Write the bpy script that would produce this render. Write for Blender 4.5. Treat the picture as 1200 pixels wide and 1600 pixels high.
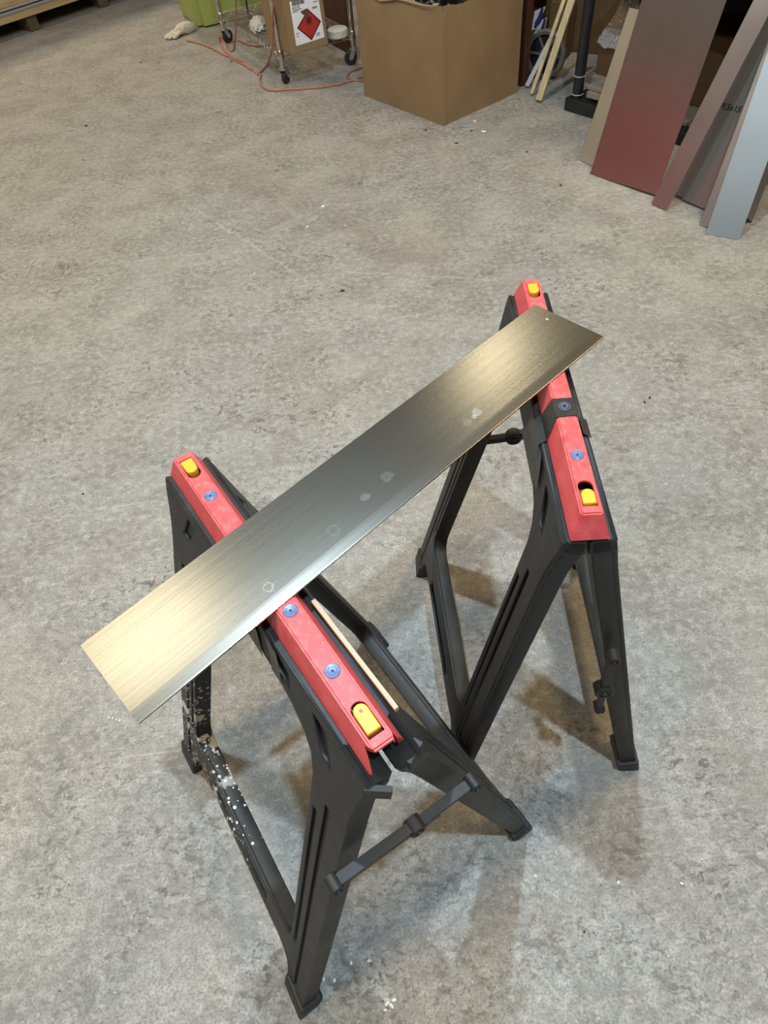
import bpy, bmesh, math, random
from mathutils import Vector, Matrix
random.seed(7)
for o in list(bpy.data.objects): bpy.data.objects.remove(o, do_unlink=True)
scene = bpy.context.scene
col = scene.collection

# ------------------------------------------------------------------ camera
FPX, PITCH, ROLL, CAMH = 1044.88, 0.8854, 0.1279, 1.4149
FWD = Vector((0, math.cos(PITCH), -math.sin(PITCH)))
_r0 = Vector((1, 0, 0)); _d0 = FWD.cross(_r0)
RIGHT = _r0 * math.cos(ROLL) + _d0 * math.sin(ROLL)
DOWN = -_r0 * math.sin(ROLL) + _d0 * math.cos(ROLL)
CAMP = Vector((0, 0, CAMH))
cam = bpy.data.cameras.new('camera'); cam.sensor_fit = 'VERTICAL'
cam.sensor_height = 36; cam.sensor_width = 27; cam.lens = FPX / 1600 * 36
cam.clip_start = .01
camo = bpy.data.objects.new('camera', cam); col.objects.link(camo)
camo.matrix_world = Matrix(((RIGHT.x, -DOWN.x, -FWD.x, 0), (RIGHT.y, -DOWN.y, -FWD.y, 0),
                            (RIGHT.z, -DOWN.z, -FWD.z, CAMH), (0, 0, 0, 1)))
scene.camera = camo

def ray(x, y):
    return ((x - 600) / FPX * RIGHT + (y - 800) / FPX * DOWN + FWD).normalized()
def at(x, y, z=0.0):                       # point of the place at height z seen there
    v = ray(x, y); return CAMP + v * ((z - CAMH) / v.z)
def onpl(x, y, p, n):
    v = ray(x, y); return CAMP + v * ((p - CAMP).dot(n) / v.dot(n))

# ------------------------------------------------------------------ world, lights, exposure
scene.view_settings.view_transform = 'Standard'
scene.view_settings.look = 'None'
scene.view_settings.gamma = 1
scene.view_settings.use_curve_mapping = False
scene.view_settings.exposure = -0.38
w = bpy.data.worlds.new('world'); scene.world = w; w.use_nodes = True
w.node_tree.nodes['Background'].inputs[0].default_value = (1, .97, .92, 1)
w.node_tree.nodes['Background'].inputs[1].default_value = .025
RA = math.radians(38)                      # the hall is turned against the view
E1 = Vector((math.cos(RA), math.sin(RA), 0)); E2 = Vector((-E1.y, E1.x, 0))
def room(a, b, z=0): return E1 * a + E2 * b + Vector((0, 0, z))
AMBER = (1, .88, .63)
WARM, COOL, NEUT = (1, .74, .40), (.66, .85, 1), (1, .90, .74)
def lamp_or_fill(x, y, power, c, sx=.9, sy=.3):
    l = bpy.data.lights.new('lamp_or_fill', 'AREA'); l.shape = 'RECTANGLE'
    l.size = sx; l.size_y = sy; l.energy = power; l.color = c
    o = bpy.data.objects.new('lamp_or_fill', l); col.objects.link(o)
    o.location = (x, y, 4.0); o.rotation_euler = (0, 0, RA)
for x, y, p, c, sx, sy in [
        (.50, -.34, 138, COOL, .09, .09), (-.30, 1.37, 122, COOL, .09, .09),         # the two cold bulbs over the sawhorses
        (-1.80, 2.20, 15.5, AMBER, .95, .55), (.97, 4.42, 11, AMBER, .52, .40),          # the two that shine in the sheet
        (2.1, 1.9, 112, WARM, 1.4, .9), (-2.3, -.5, 104, WARM, 1.6, 1.0),  # right one read from the leg shadows, left one an added warm fill
        (-3.6, .2, 26, COOL, .4, .4), (-2.0, -2.6, 14, COOL, .4, .4),  # added cool fills, no known fittings, keep the left floor neutral
        (-4.2, 4.0, 95, NEUT, .4, .4), (-3.16, 6.16, 78, WARM, .2, .2), (-1.51, 7.45, 78, NEUT, .2, .2)]:  # the first is an added fill that brightens the left wall and chest
    lamp_or_fill(x, y, p, c, sx, sy)

# ------------------------------------------------------------------ helpers
def tag(o, label=None, cat=None, group=None, kind=None):
    if label: o['label'] = label
    if cat: o['category'] = cat
    if group: o['group'] = group
    if kind: o['kind'] = kind
    return o
def empty(name, loc=(0, 0, 0), rz=0, label=None, cat=None, group=None):
    o = bpy.data.objects.new(name, None); col.objects.link(o)
    o.location = loc; o.rotation_euler = (0, 0, rz); o.empty_display_size = .1
    return tag(o, label, cat, group)

class MB:
    def __init__(s): s.bm = bmesh.new()
    def box(s, c, size, m=None, bev=0):
        r = bmesh.ops.create_cube(s.bm, size=1); vs = r['verts']
        for v in vs: v.co = Vector((v.co.x * size[0], v.co.y * size[1], v.co.z * size[2]))
        if bev:
            es = list({e for v in vs for e in v.link_edges})
            b = bmesh.ops.bevel(s.bm, geom=es, offset=bev, segments=2, affect='EDGES', profile=.5)
            vs = list({v for v in b['verts']} | {v for v in vs if v.is_valid})
        for v in vs:
            if m: v.co = m @ v.co
            v.co = v.co + Vector(c)
        return s
    def hexa(s, pts):                     # 4 bottom + 4 top points
        v = [s.bm.verts.new(p) for p in pts]
        for f in ((3, 2, 1, 0), (4, 5, 6, 7), (0, 1, 5, 4), (1, 2, 6, 5), (2, 3, 7, 6), (3, 0, 4, 7)):
            s.bm.faces.new([v[i] for i in f])
        return s
    def bar(s, a, b, wx, wy, up=(0, 0, 1)):
        a = Vector(a); b = Vector(b); d = (b - a).normalized(); up = Vector(up)
        x = d.cross(up)
        if x.length < 1e-4: x = d.cross(Vector((1, 0, 0)))
        x.normalize(); y = x.cross(d)
        q = [(-1, -1), (1, -1), (1, 1), (-1, 1)]
        return s.hexa([a + x * i * wx / 2 + y * j * wy / 2 for i, j in q] + [b + x * i * wx / 2 + y * j * wy / 2 for i, j in q])
    def tube(s, pts, r, n=8, closed=False):
        pts = [Vector(p) for p in pts]; rings = []; N = len(pts); prev = None
        for i, p in enumerate(pts):
            if closed: d = pts[(i + 1) % N] - pts[i - 1]
            else: d = pts[min(i + 1, N - 1)] - pts[max(i - 1, 0)]
            d.normalize()
            if prev is None:
                x = d.orthogonal().normalized()
            else:
                x = prev - d * prev.dot(d)
                x = x.normalized() if x.length > 1e-5 else d.orthogonal().normalized()
            prev = x; y = d.cross(x); rr = r[i] if isinstance(r, (list, tuple)) else r
            rings.append([s.bm.verts.new(p + (x * math.cos(2 * math.pi * k / n) + y * math.sin(2 * math.pi * k / n)) * rr) for k in range(n)])
        for i in range(N if closed else N - 1):
            a = rings[i]; b = rings[(i + 1) % N]
            for k in range(n): s.bm.faces.new((a[k], a[(k + 1) % n], b[(k + 1) % n], b[k]))
        if not closed:
            s.bm.faces.new(rings[0][::-1]); s.bm.faces.new(rings[-1])
        return s
    def lathe(s, prof, n=24, m=Matrix.Identity(4)):      # prof: (r,z)
        rings = []
        for r, z in prof:
            rings.append([s.bm.verts.new(m @ Vector((r * math.cos(2 * math.pi * k / n), r * math.sin(2 * math.pi * k / n), z))) for k in range(n)])
        for a, b in zip(rings, rings[1:]):
            for k in range(n): s.bm.faces.new((a[k], a[(k + 1) % n], b[(k + 1) % n], b[k]))
        if prof[0][0] > 1e-6: s.bm.faces.new(rings[0][::-1])
        if prof[-1][0] > 1e-6: s.bm.faces.new(rings[-1])
        return s
    def prism(s, poly, a, b):             # poly: list of 2-D points, a,b: maps to 3-D
        A = [s.bm.verts.new(a(*p)) for p in poly]; B = [s.bm.verts.new(b(*p)) for p in poly]
        n = len(poly)
        s.bm.faces.new(A[::-1]); s.bm.faces.new(B)
        for i in range(n): s.bm.faces.new((A[i], A[(i + 1) % n], B[(i + 1) % n], B[i]))
        return s
    def grid(s, rows):                    # rows of points -> quads
        V = [[s.bm.verts.new(p) for p in r] for r in rows]
        for a, b in zip(V, V[1:]):
            for i in range(len(a) - 1): s.bm.faces.new((a[i], a[i + 1], b[i + 1], b[i]))
        return s
    def mesh_in(s, me, m=Matrix.Identity(4)):
        t = me.copy(); t.transform(m); s.bm.from_mesh(t); bpy.data.meshes.remove(t); return s
    def mesh(s, name, mat=None, smooth=False):
        bmesh.ops.remove_doubles(s.bm, verts=s.bm.verts, dist=1e-6)
        bmesh.ops.recalc_face_normals(s.bm, faces=s.bm.faces)
        me = bpy.data.meshes.new(name); s.bm.to_mesh(me); s.bm.free()
        if mat: me.materials.append(mat)
        if smooth:
            for p in me.polygons: p.use_smooth = True
            me.set_sharp_from_angle(angle=math.radians(38))
        return me
    def build(s, name, mat=None, parent=None, smooth=False):
        return link(name, s.mesh(name, mat, smooth), parent)
def link(name, me, parent=None):
    o = bpy.data.objects.new(name, me); col.objects.link(o)
    if parent: o.parent = parent
    return o
def eval_mesh(o):
    dg = bpy.context.evaluated_depsgraph_get(); dg.update()
    me = bpy.data.meshes.new_from_object(o.evaluated_get(dg)); return me
def outline_solid(loops, depth, bevel=0.0, res=1):
    """solid plate with holes from 2-D loops, z from -depth/2 to depth/2"""
    cu = bpy.data.curves.new('t', 'CURVE'); cu.dimensions = '2D'; cu.fill_mode = 'BOTH'
    cu.extrude = depth / 2 - bevel; cu.bevel_depth = bevel; cu.bevel_resolution = res; cu.offset = -bevel
    for lp in loops:
        sp = cu.splines.new('POLY'); sp.points.add(len(lp) - 1); sp.use_cyclic_u = True
        for p, q in zip(sp.points, lp): p.co = (q[0], q[1], 0, 1)
    o = bpy.data.objects.new('t', cu); col.objects.link(o)
    me = eval_mesh(o); me.materials.clear()
    bpy.data.objects.remove(o); bpy.data.curves.remove(cu)
    return me
def cut(me, cutters):
    o = link('t', me); cs = []
    for c in cutters:
        k = link('c', c); cs.append(k); md = o.modifiers.new('b', 'BOOLEAN'); md.operation = 'DIFFERENCE'; md.object = k; md.solver = 'EXACT'
    r = eval_mesh(o)
    for k in cs: bpy.data.objects.remove(k)
    bpy.data.objects.remove(o); return r
def arc(cx, cy, r, a0, a1, n=6):
    return [(cx + r * math.cos(math.radians(a0 + (a1 - a0) * i / n)), cy + r * math.sin(math.radians(a0 + (a1 - a0) * i / n))) for i in range(n + 1)]
def spline(pts, n=8):
    P = [Vector(p) for p in pts]; out = []
    for i in range(len(P) - 1):
        p0 = P[max(i - 1, 0)]; p1 = P[i]; p2 = P[i + 1]; p3 = P[min(i + 2, len(P) - 1)]
        for k in range(n):
            t = k / n
            out.append(.5 * ((2 * p1) + (p2 - p0) * t + (2 * p0 - 5 * p1 + 4 * p2 - p3) * t * t + (3 * p1 - p0 - 3 * p2 + p3) * t ** 3))
    out.append(P[-1]); return out

# ------------------------------------------------------------------ materials
class NT:
    def __init__(s, name):
        s.m = bpy.data.materials.new(name); s.m.use_nodes = True; s.t = s.m.node_tree
        s.b = s.t.nodes['Principled BSDF']
    def n(s, typ, **kw):
        nd = s.t.nodes.new(typ)
        for k, v in kw.items():
            if k in nd.inputs.keys() if isinstance(k, str) else False: pass
            setattr(nd, k, v)
        return nd
    def l(s, a, b): s.t.links.new(a, b)
    def coord(s, scale=(1, 1, 1), rot=(0, 0, 0), loc=(0, 0, 0), kind='Object'):
        tc = s.n('ShaderNodeTexCoord'); mp = s.n('ShaderNodeMapping')
        mp.inputs['Scale'].default_value = scale; mp.inputs['Rotation'].default_value = rot; mp.inputs['Location'].default_value = loc
        s.l(tc.outputs[kind], mp.inputs[0]); return mp.outputs[0]
    def noise(s, v, scale, detail=4, rough=.55, dist=0):
        nd = s.n('ShaderNodeTexNoise'); nd.inputs['Scale'].default_value = scale; nd.inputs['Detail'].default_value = detail
        nd.inputs['Roughness'].default_value = rough; nd.inputs['Distortion'].default_value = dist
        s.l(v, nd.inputs['Vector']); return nd.outputs['Fac']
    def ramp(s, f, stops):
        r = s.n('ShaderNodeValToRGB'); e = r.color_ramp.elements
        while len(e) < len(stops): e.new(.5)
        for k, (p, c) in enumerate(stops):
            e[k].position = p; e[k].color = (c, c, c, 1) if isinstance(c, (int, float)) else (*c, 1)
        s.l(f, r.inputs[0]); return r.outputs[0]
    def mix(s, f, a, b, mode='MIX'):
        m = s.n('ShaderNodeMix'); m.data_type = 'RGBA'; m.blend_type = mode
        for x, i in ((f, 0), (a, 6), (b, 7)):
            if isinstance(x, (int, float)): m.inputs[i].default_value = x
            elif isinstance(x, tuple): m.inputs[i].default_value = (*x, 1)
            else: s.l(x, m.inputs[i])
        return m.outputs[2]
    def math(s, op, a, b=0.0, c=0.0):
        m = s.n('ShaderNodeMath'); m.operation = op
        for i, x in enumerate((a, b, c)):
            if isinstance(x, (int, float)): m.inputs[i].default_value = x
            else: s.l(x, m.inputs[i])
        return m.outputs[0]
    def bump(s, h, strength=.2, dist=.002):
        b = s.n('ShaderNodeBump'); b.inputs['Strength'].default_value = strength; b.inputs['Distance'].default_value = dist
        s.l(h, b.inputs['Height']); s.l(b.outputs[0], s.b.inputs['Normal'])
    def set(s, col=None, rough=None, metal=None, spec=None):
        for x, k in ((col, 'Base Color'), (rough, 'Roughness'), (metal, 'Metallic'), (spec, 'Specular IOR Level')):
            if x is None: continue
            if isinstance(x, tuple): s.b.inputs[k].default_value = (*x, 1)
            elif isinstance(x, (int, float)): s.b.inputs[k].default_value = x
            else: s.l(x, s.b.inputs[k])
        return s.m
def lin(r, g, b):
    f = lambda c: ((c / 255 + .055) / 1.055) ** 2.4 if c > 10 else c / 255 / 12.92
    return (f(r), f(g), f(b))
def plain(name, c, rough=.5, metal=0, var=.15, scale=12, bump=0, spec=.5, stretch=(1, 1, 1)):
    k = NT(name); v = k.coord(stretch); f = k.noise(v, scale, 5)
    d = tuple(x * (1 - var) for x in c); u = tuple(min(1, x * (1 + var)) for x in c)
    k.set(k.ramp(f, [(.3, d), (.7, u)]), rough, metal, spec)
    if bump: k.bump(f, bump)
    return k.m

SCRATCHES = [((-.700, 3.089), (-.165, 2.338), .012, .6), ((-.042, 2.389), (.533, 2.191), .010, .55), ((.885, 1.997), (1.237, 1.751), .010, .5),
             ((-1.0, 2.67), (-.62, 2.66), .010, .5), ((.27, .72), (.43, .56), .004, .5), ((.26, .57), (.52, .73), .004, .4), ((-.95, 3.5), (-.42, 2.9), .01, .4), ((.15, .10), (.24, -.02), .003, .6)]
def concrete():
    k = NT('concrete'); v = k.coord()
    big = k.noise(v, 1.1, 3, .5); mid = k.noise(v, 5.5, 5, .62); fine = k.noise(v, 42, 6, .7); grit = k.noise(v, 210, 3, .6)
    v2 = k.coord((1, 1, 1), (0, 0, -.95)); big2 = k.noise(v2, .55, 2, .5)
    c = k.mix(k.ramp(big, [(.38, 0.0), (.62, 1.0)]), (.315, .308, .295), (.36, .338, .30))
    c = k.mix(k.math('MULTIPLY', k.ramp(mid, [(.42, 0.0), (.62, 1.0)]), .75), c, (.215, .203, .182))
    c = k.mix(k.math('MULTIPLY', k.ramp(fine, [(.46, 0.0), (.64, 1.0)]), .7), c, (.48, .46, .425))
    c = k.mix(k.math('MULTIPLY', k.ramp(grit, [(.36, 1.0), (.55, 0.0)]), .62), c, (.16, .152, .136))
    # worn pits, gathered where the slab is roughest
    zone = k.ramp(k.noise(k.coord(loc=(3, 1, 0)), 2.0, 5, .65), [(.40, .25), (.58, 1.0)])
    zone2 = k.ramp(k.noise(k.coord(loc=(7, 2, 0)), 6.5, 4, .6), [(.42, .18), (.60, 1.0)])
    gate = k.math('MULTIPLY', zone, zone2)
    pit = k.math('MAXIMUM', k.ramp(k.noise(k.coord((1, 1.35, 1), (0, 0, .9)), 48, 8, .78, .5), [(.525, 0.0), (.585, 1.0)]),
                 k.ramp(k.noise(k.coord((1, 1.2, 1), (0, 0, .3), (5, 5, 0)), 17, 9, .74, .6), [(.57, 0.0), (.63, 1.0)]))
    c = k.mix(k.math('MULTIPLY', k.math('MULTIPLY', pit, gate), .95), c, (.105, .098, .084))
    c = k.mix(k.math('MULTIPLY', k.math('MULTIPLY', k.ramp(k.noise(k.coord(loc=(1, 8, 0)), 3.2, 6, .7), [(.5, 0.0), (.68, 1.0)]), .45), 1.0), c, (.22, .20, .175))
    fl = k.ramp(k.noise(k.coord(loc=(9, 4, 0)), 75, 4, .7), [(.61, 0.0), (.67, 1.0)])
    c = k.mix(k.math('MULTIPLY', fl, .45), c, (.60, .57, .52))
    # long pale scratches in two directions
    for rz, off, sc, am in ((-.62, 0, 1, .38), (.7, 3, 1.3, .28), (-.2, 8, .9, .2)):
        wv = k.noise(k.coord((.55 * sc, 26 * sc, 1), (0, 0, rz), (off, off, 0)), 1.0, 3, .5, .25)
        ln = k.ramp(k.math('ABSOLUTE', k.math('SUBTRACT', wv, .5)), [(.0, 1.0), (.006, 0.0)])
        brk = k.ramp(k.noise(k.coord(loc=(off * 2, 5, 0)), 2.2, 3), [(.54, 0.0), (.66, 1.0)])
        c = k.mix(k.math('MULTIPLY', k.math('MULTIPLY', ln, brk), am), c, (.62, .57, .48))
    # a faint reddish traffic lane and single long scratches, each along its own line on the slab
    tcw = k.n('ShaderNodeTexCoord').outputs['Object']
    def along(p, q):
        p = Vector((*p, 0)); q = Vector((*q, 0)); u = (q - p).normalized(); L = (q - p).length
        def dot(v, off):
            m = k.n('ShaderNodeVectorMath'); m.operation = 'DOT_PRODUCT'; k.l(tcw, m.inputs[0]); m.inputs[1].default_value = v
            return k.math('SUBTRACT', m.outputs['Value'], off)
        n = Vector((-u.y, u.x, 0)); a = dot(u, p.dot(u)); d = dot(n, p.dot(n))
        ends = k.math('MULTIPLY', k.math('SMOOTHSTEP' if False else 'GREATER_THAN', a, 0.0), k.math('LESS_THAN', a, L))
        return d, ends
    d, ends = along((-.62, 3.45), (.55, 2.05))
    d = k.math('ABSOLUTE', k.math('ADD', d, k.math('MULTIPLY', k.math('SUBTRACT', mid, .5), .55)))
    band = k.math('MULTIPLY', k.ramp(d, [(.0, 1.0), (.17, 0.0)]), k.math('MULTIPLY', k.ramp(k.noise(v, 3.4, 4, .65), [(.4, .1), (.58, 1.0)]), ends))
    c = k.mix(k.math('MULTIPLY', band, .55), c, (.20, .155, .13))
    wob = k.math('MULTIPLY', k.math('SUBTRACT', k.noise(v, 4.0, 3, .5), .5), .06)
    brk2 = k.ramp(k.noise(v, 30, 4, .7), [(.38, 0.0), (.55, 1.0)])
    for p, q, wd, am in SCRATCHES:
        d, ends = along(p, q)
        ln = k.ramp(k.math('ABSOLUTE', k.math('ADD', d, wob)), [(wd * .2, 1.0), (wd * .7, 0.0)])
        c = k.mix(k.math('MULTIPLY', k.math('MULTIPLY', ln, k.math('MULTIPLY', ends, brk2)), am * .5), c, (.62, .57, .49))
    k.set(c, k.ramp(mid, [(.3, .62), (.7, .5)]), 0, .35)
    h = k.math('ADD', k.math('MULTIPLY', fine, .6), k.math('MULTIPLY', grit, .5)); h = k.math('SUBTRACT', h, k.math('MULTIPLY', pit, .6))
    k.bump(h, .32, .004); return k.m
def black_plastic(name, splash=None):
    k = NT(name); v = k.coord(); f = k.noise(v, 16, 6, .7); s = k.noise(k.coord((4, 60, 60)), 3, 4, .7)
    c = k.ramp(f, [(.3, (.012, .0125, .013)), (.6, (.022, .0225, .0225)), (.82, (.06, .06, .058))])
    c = k.mix(k.ramp(s, [(.6, 0.0), (.8, .35)]), c, (.12, .115, .105))
    if splash:                            # dried white paint spatters on one corner of the frame
        vo = k.n('ShaderNodeTexVoronoi'); vo.inputs['Scale'].default_value = 150; k.l(v, vo.inputs['Vector'])
        tc = k.n('ShaderNodeTexCoord'); vd = k.n('ShaderNodeVectorMath'); vd.operation = 'DISTANCE'
        k.l(tc.outputs['Object'], vd.inputs[0]); vd.inputs[1].default_value = splash
        near = k.ramp(vd.outputs['Value'], [(.10, 1.0), (.42, 0.0)])
        big = k.ramp(k.noise(v, 26, 3, .6), [(.59, 0.0), (.64, 1.0)])
        rnd = k.n('ShaderNodeSeparateXYZ'); k.l(vo.outputs['Color'], rnd.inputs[0])
        dot = k.math('LESS_THAN', vo.outputs['Distance'], k.math('MULTIPLY', k.math('POWER', rnd.outputs[0], 2.5), .55))
        m = k.math('MULTIPLY', k.math('MAXIMUM', dot, k.math('MULTIPLY', big, k.ramp(vd.outputs['Value'], [(.1, 1.0), (.2, 0.0)]))), k.math('GREATER_THAN', k.math('MULTIPLY', near, k.math('ADD', k.noise(v, 11, 2), .12)), .3))
        c = k.mix(m, c, (.62, .60, .55))
    k.set(c, k.ramp(f, [(.3, .42), (.75, .62)]), 0, .4); k.bump(f, .1, .001); return k.m
def red_plastic(splash=False):
    k = NT('red_plastic'); v = k.coord((1, 1, 1)); f = k.noise(v, 40, 6, .75); g = k.noise(k.coord((1, 1.6, 1), (0, 0, .5)), 70, 6, .75)
    c = k.mix(k.ramp(f, [(.4, 0.0), (.75, 1.0)]), (.60, .065, .072), (.74, .13, .13))
    geo = k.n('ShaderNodeNewGeometry'); sp = k.n('ShaderNodeSeparateXYZ'); k.l(geo.outputs['Normal'], sp.inputs[0])
    worn = k.math('MULTIPLY', k.ramp(g, [(.5, 0.0), (.8, 1.0)]), k.math('GREATER_THAN', sp.outputs[2], .9))
    c = k.mix(k.math('MULTIPLY', worn, .55), c, (.82, .36, .30))
    w2 = k.ramp(k.noise(k.coord(loc=(2, 2, 2)), 55, 3, .7), [(.68, 0.0), (.73, 1.0)])
    c = k.mix(k.math('MULTIPLY', w2, .5), c, (.85, .62, .56))
    k.set(c, k.ramp(f, [(.3, .38), (.7, .52)]), 0, .45); k.bump(f, .05, .001); return k.m
def brushed(name, c, rough, grain=.12, stretch=(1.2, 240, 60), spots=(), var=.12, metal=1.0):
    k = NT(name); v = k.coord(stretch); f = k.noise(v, 2.0, 5, .6); cl = k.noise(k.coord(), 7, 4, .6)
    d = tuple(x * (1 - var) for x in c); u = tuple(min(1, x * (1 + var)) for x in c)
    cc = k.ramp(f, [(.3, d), (.7, u)]) if grain else k.ramp(k.noise(k.coord(), 3.5, 1.5, .4), [(.3, d), (.7, u)])
    rr = rough; mt = metal
    for (px, py, r0, r1, wgt) in spots:   # dried smears and a glue ring on the sheet
        tc = k.n('ShaderNodeTexCoord'); vd = k.n('ShaderNodeVectorMath'); vd.operation = 'DISTANCE'
        k.l(tc.outputs['Object'], vd.inputs[0]); vd.inputs[1].default_value = (px, py, .001)
        dd = k.math('ADD', vd.outputs['Value'], k.math('MULTIPLY', k.math('SUBTRACT', k.noise(k.coord(), 90, 4, .6), .5), .012))
        m = k.math('MULTIPLY', k.math('GREATER_THAN', dd, r0), k.math('LESS_THAN', dd, r1))
        m = k.math('MULTIPLY', m, wgt); cc = k.mix(m, cc, (.62, .61, .57)); rr = k.math('ADD', k.math('MULTIPLY', m, .35), rr)
        mt = k.math('SUBTRACT', mt, m)
    k.set(cc, rr, mt)
    if grain: k.bump(f, grain, .0006)
    return k.m
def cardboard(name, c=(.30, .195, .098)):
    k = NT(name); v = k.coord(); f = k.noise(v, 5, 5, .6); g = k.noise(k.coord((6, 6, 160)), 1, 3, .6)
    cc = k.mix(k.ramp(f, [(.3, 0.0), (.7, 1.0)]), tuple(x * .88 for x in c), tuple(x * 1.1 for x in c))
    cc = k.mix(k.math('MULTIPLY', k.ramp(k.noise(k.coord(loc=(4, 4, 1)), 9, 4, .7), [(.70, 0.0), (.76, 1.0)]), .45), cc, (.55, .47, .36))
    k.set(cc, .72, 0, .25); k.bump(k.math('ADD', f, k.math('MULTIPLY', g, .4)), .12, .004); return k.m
def wood(name, c, ax=(3, 40, 40)):
    k = NT(name); f = k.noise(k.coord(ax), 1.4, 5, .65, .6)
    k.set(k.ramp(f, [(.3, tuple(x * .72 for x in c)), (.7, tuple(min(1, x * 1.15) for x in c))]), .62, 0, .3); k.bump(f, .12); return k.m
def bubble_film():
    k = NT('bubble_film'); v = k.coord(); vo = k.n('ShaderNodeTexVoronoi'); vo.inputs['Scale'].default_value = 75; k.l(v, vo.inputs['Vector'])
    k.set((.42, .40, .37), .16, 0, .8); k.b.inputs['Alpha'].default_value = .62
    k.bump(k.math('SUBTRACT', 1.0, vo.outputs['Distance']), .9, .01); return k.m

M = dict(
    concrete=concrete(), black=black_plastic('black_plastic'), black_splash=black_plastic('black_plastic_spattered', (-.245, -.215, .14)),
    red=red_plastic(), dark_red=plain('dark_red', (.22, .012, .014), .5), yellow=plain('yellow_plastic', (.86, .41, .03), .42, var=.06, scale=60, bump=.04),
    blue=plain('blue_anodised', (.13, .18, .36), .38, .35, var=.3, scale=300), hole=plain('hole_dark', (.01, .01, .012), .7),
    tape=plain('black_tape', (.022, .021, .02), .38, var=.3, scale=40, bump=.15), slat=wood('pale_slat', (.55, .46, .33)),
    steel=brushed('stainless', (.41, .39, .34), .245, .03, spots=((.155, -.025, 0, .0065, .25), (.146, -.028, 0, .0035, .25), (.133, -.0287, 0, .007, .08), (0, -.0157, 0, .008, .045), (-.041, -.0194, 0, .006, .06), (-.1988, -.0321, .0050, .0068, .10), (.3666, .0255, 0, .0022, .6), (-.1, -.0278, .006, .0085, .03))),
    sheet_silver=brushed('rolled_silver', (.78, .74, .66), .34, 0), sheet_mirror=brushed('rolled_mirror', (.60, .565, .56), .24, 0, (4, 4, 30), var=.03),
    sheet_dark=brushed('rolled_dark', (.34, .325, .30), .2, 0, metal=.72, var=.04), sheet_galv=brushed('galvanised', (.28, .307, .332), .5, 0, (14, 14, 14), var=.1),
    sheet_edge=brushed('dull_aluminium', (.36, .33, .32), .42, 0, (14, 14, 14), var=.2), strip=brushed('strip_aluminium', (.62, .58, .57), .3, 0, (14, 14, 14), var=.15),
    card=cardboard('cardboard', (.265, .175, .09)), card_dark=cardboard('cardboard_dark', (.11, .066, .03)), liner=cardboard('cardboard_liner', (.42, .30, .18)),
    pine=wood('pine', (.60, .47, .28), (45, 45, 2.5)), board=wood('board', (.50, .36, .19)), blockw=wood('pallet_block', (.11, .092, .045)), plank=wood('weathered_plank', (.26, .215, .16)),
    brownwood=wood('brown_wood', (.075, .028, .015), (30, 30, 3)), white=plain('white_paper', (.78, .79, .82), .6, var=.04), ink=plain('black_ink', (.004, .004, .005), .9, var=.1, spec=.05),
    grey_ink=plain('grey_ink', (.22, .22, .23), .6, var=.3, scale=400), haz=plain('hazard_red', (.42, .035, .028), .5, var=.1), haz_dark=plain('hazard_border', (.13, .008, .012), .5, var=.1),
    blueink=plain('blue_ink', (.035, .04, .22), .6, var=.2, scale=200), chrome=brushed('worn_chrome', (.62, .60, .55), .25, .05, (20, 20, 20), var=.25), rubber=plain('black_rubber', (.016, .016, .017), .55),
    zinc=plain('zinc', (.55, .56, .57), .3, .9, var=.15, scale=30), orange=plain('orange_jacket', (.42, .17, .11), .5, var=.15, scale=40), cable=plain('black_cable', (.012, .012, .012), .4),
    lime=plain('lime_plastic', (.36, .42, .11), .42, var=.08, scale=6), glove=plain('glove_cloth', (.56, .51, .40), .9, var=.25, scale=60, bump=.5), bag=plain('black_bag', (.008, .008, .009), .22, var=.3, scale=30),
    rack=plain('rack_black', (.012, .013, .015), .4, var=.3, scale=20, bump=.05), film=bubble_film(), grey=plain('grey_plastic', (.13, .118, .10), .5, var=.2), tie=plain('zip_tie', (.45, .44, .42), .5),
    lightgrey=plain('light_grey_sheet', (.42, .42, .42), .4, .2, var=.1, scale=30, stretch=(1, 40, 40)), wallp=plain('wall_paint', (.40, .385, .36), .8, var=.08, scale=2), ceil=plain('ceiling_deck', (.11, .104, .095), .8, var=.15, scale=3),
    cabred=plain('red_enamel', (.42, .035, .04), .35, var=.06), chalk=plain('white_fleck', (.78, .76, .70), .8, var=.1), fleck=plain('dark_fleck', (.03, .028, .024), .8), pebble=plain('pale_cloth', (.52, .49, .44), .9, var=.25, scale=90, bump=.3))

# ------------------------------------------------------------------ room shell
def structure(name, mb, mat): return tag(mb.build(name, mat), kind='structure')
def rbox(mb, a0, a1, b0, b1, z0, z1):
    return mb.hexa([room(a0, b0, z0), room(a1, b0, z0), room(a1, b1, z0), room(a0, b1, z0), room(a0, b0, z1), room(a1, b0, z1), room(a1, b1, z1), room(a0, b1, z1)])
A0, A1, B0, B1, ZC = -5.2, 4.5, -4.6, 8.4, 4.3
structure('floor', rbox(MB(), A0, A1, B0, B1, -.12, 0), M['concrete'])
structure('ceiling', rbox(MB(), A0, A1, B0, B1, ZC, ZC + .1), M['ceil'])
structure('wall_right', rbox(MB(), A1, A1 + .1, B0, B1, 0, ZC), M['wallp'])
structure('wall_left', rbox(MB(), A0 - .1, A0, B0, B1, 0, ZC), M['wallp'])
structure('wall_back', rbox(MB(), A0, A1, B1, B1 + .1, 0, ZC), M['wallp'])
structure('wall_front', rbox(MB(), A0, A1, B0 - .1, B0, 0, ZC), M['wallp'])

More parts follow.
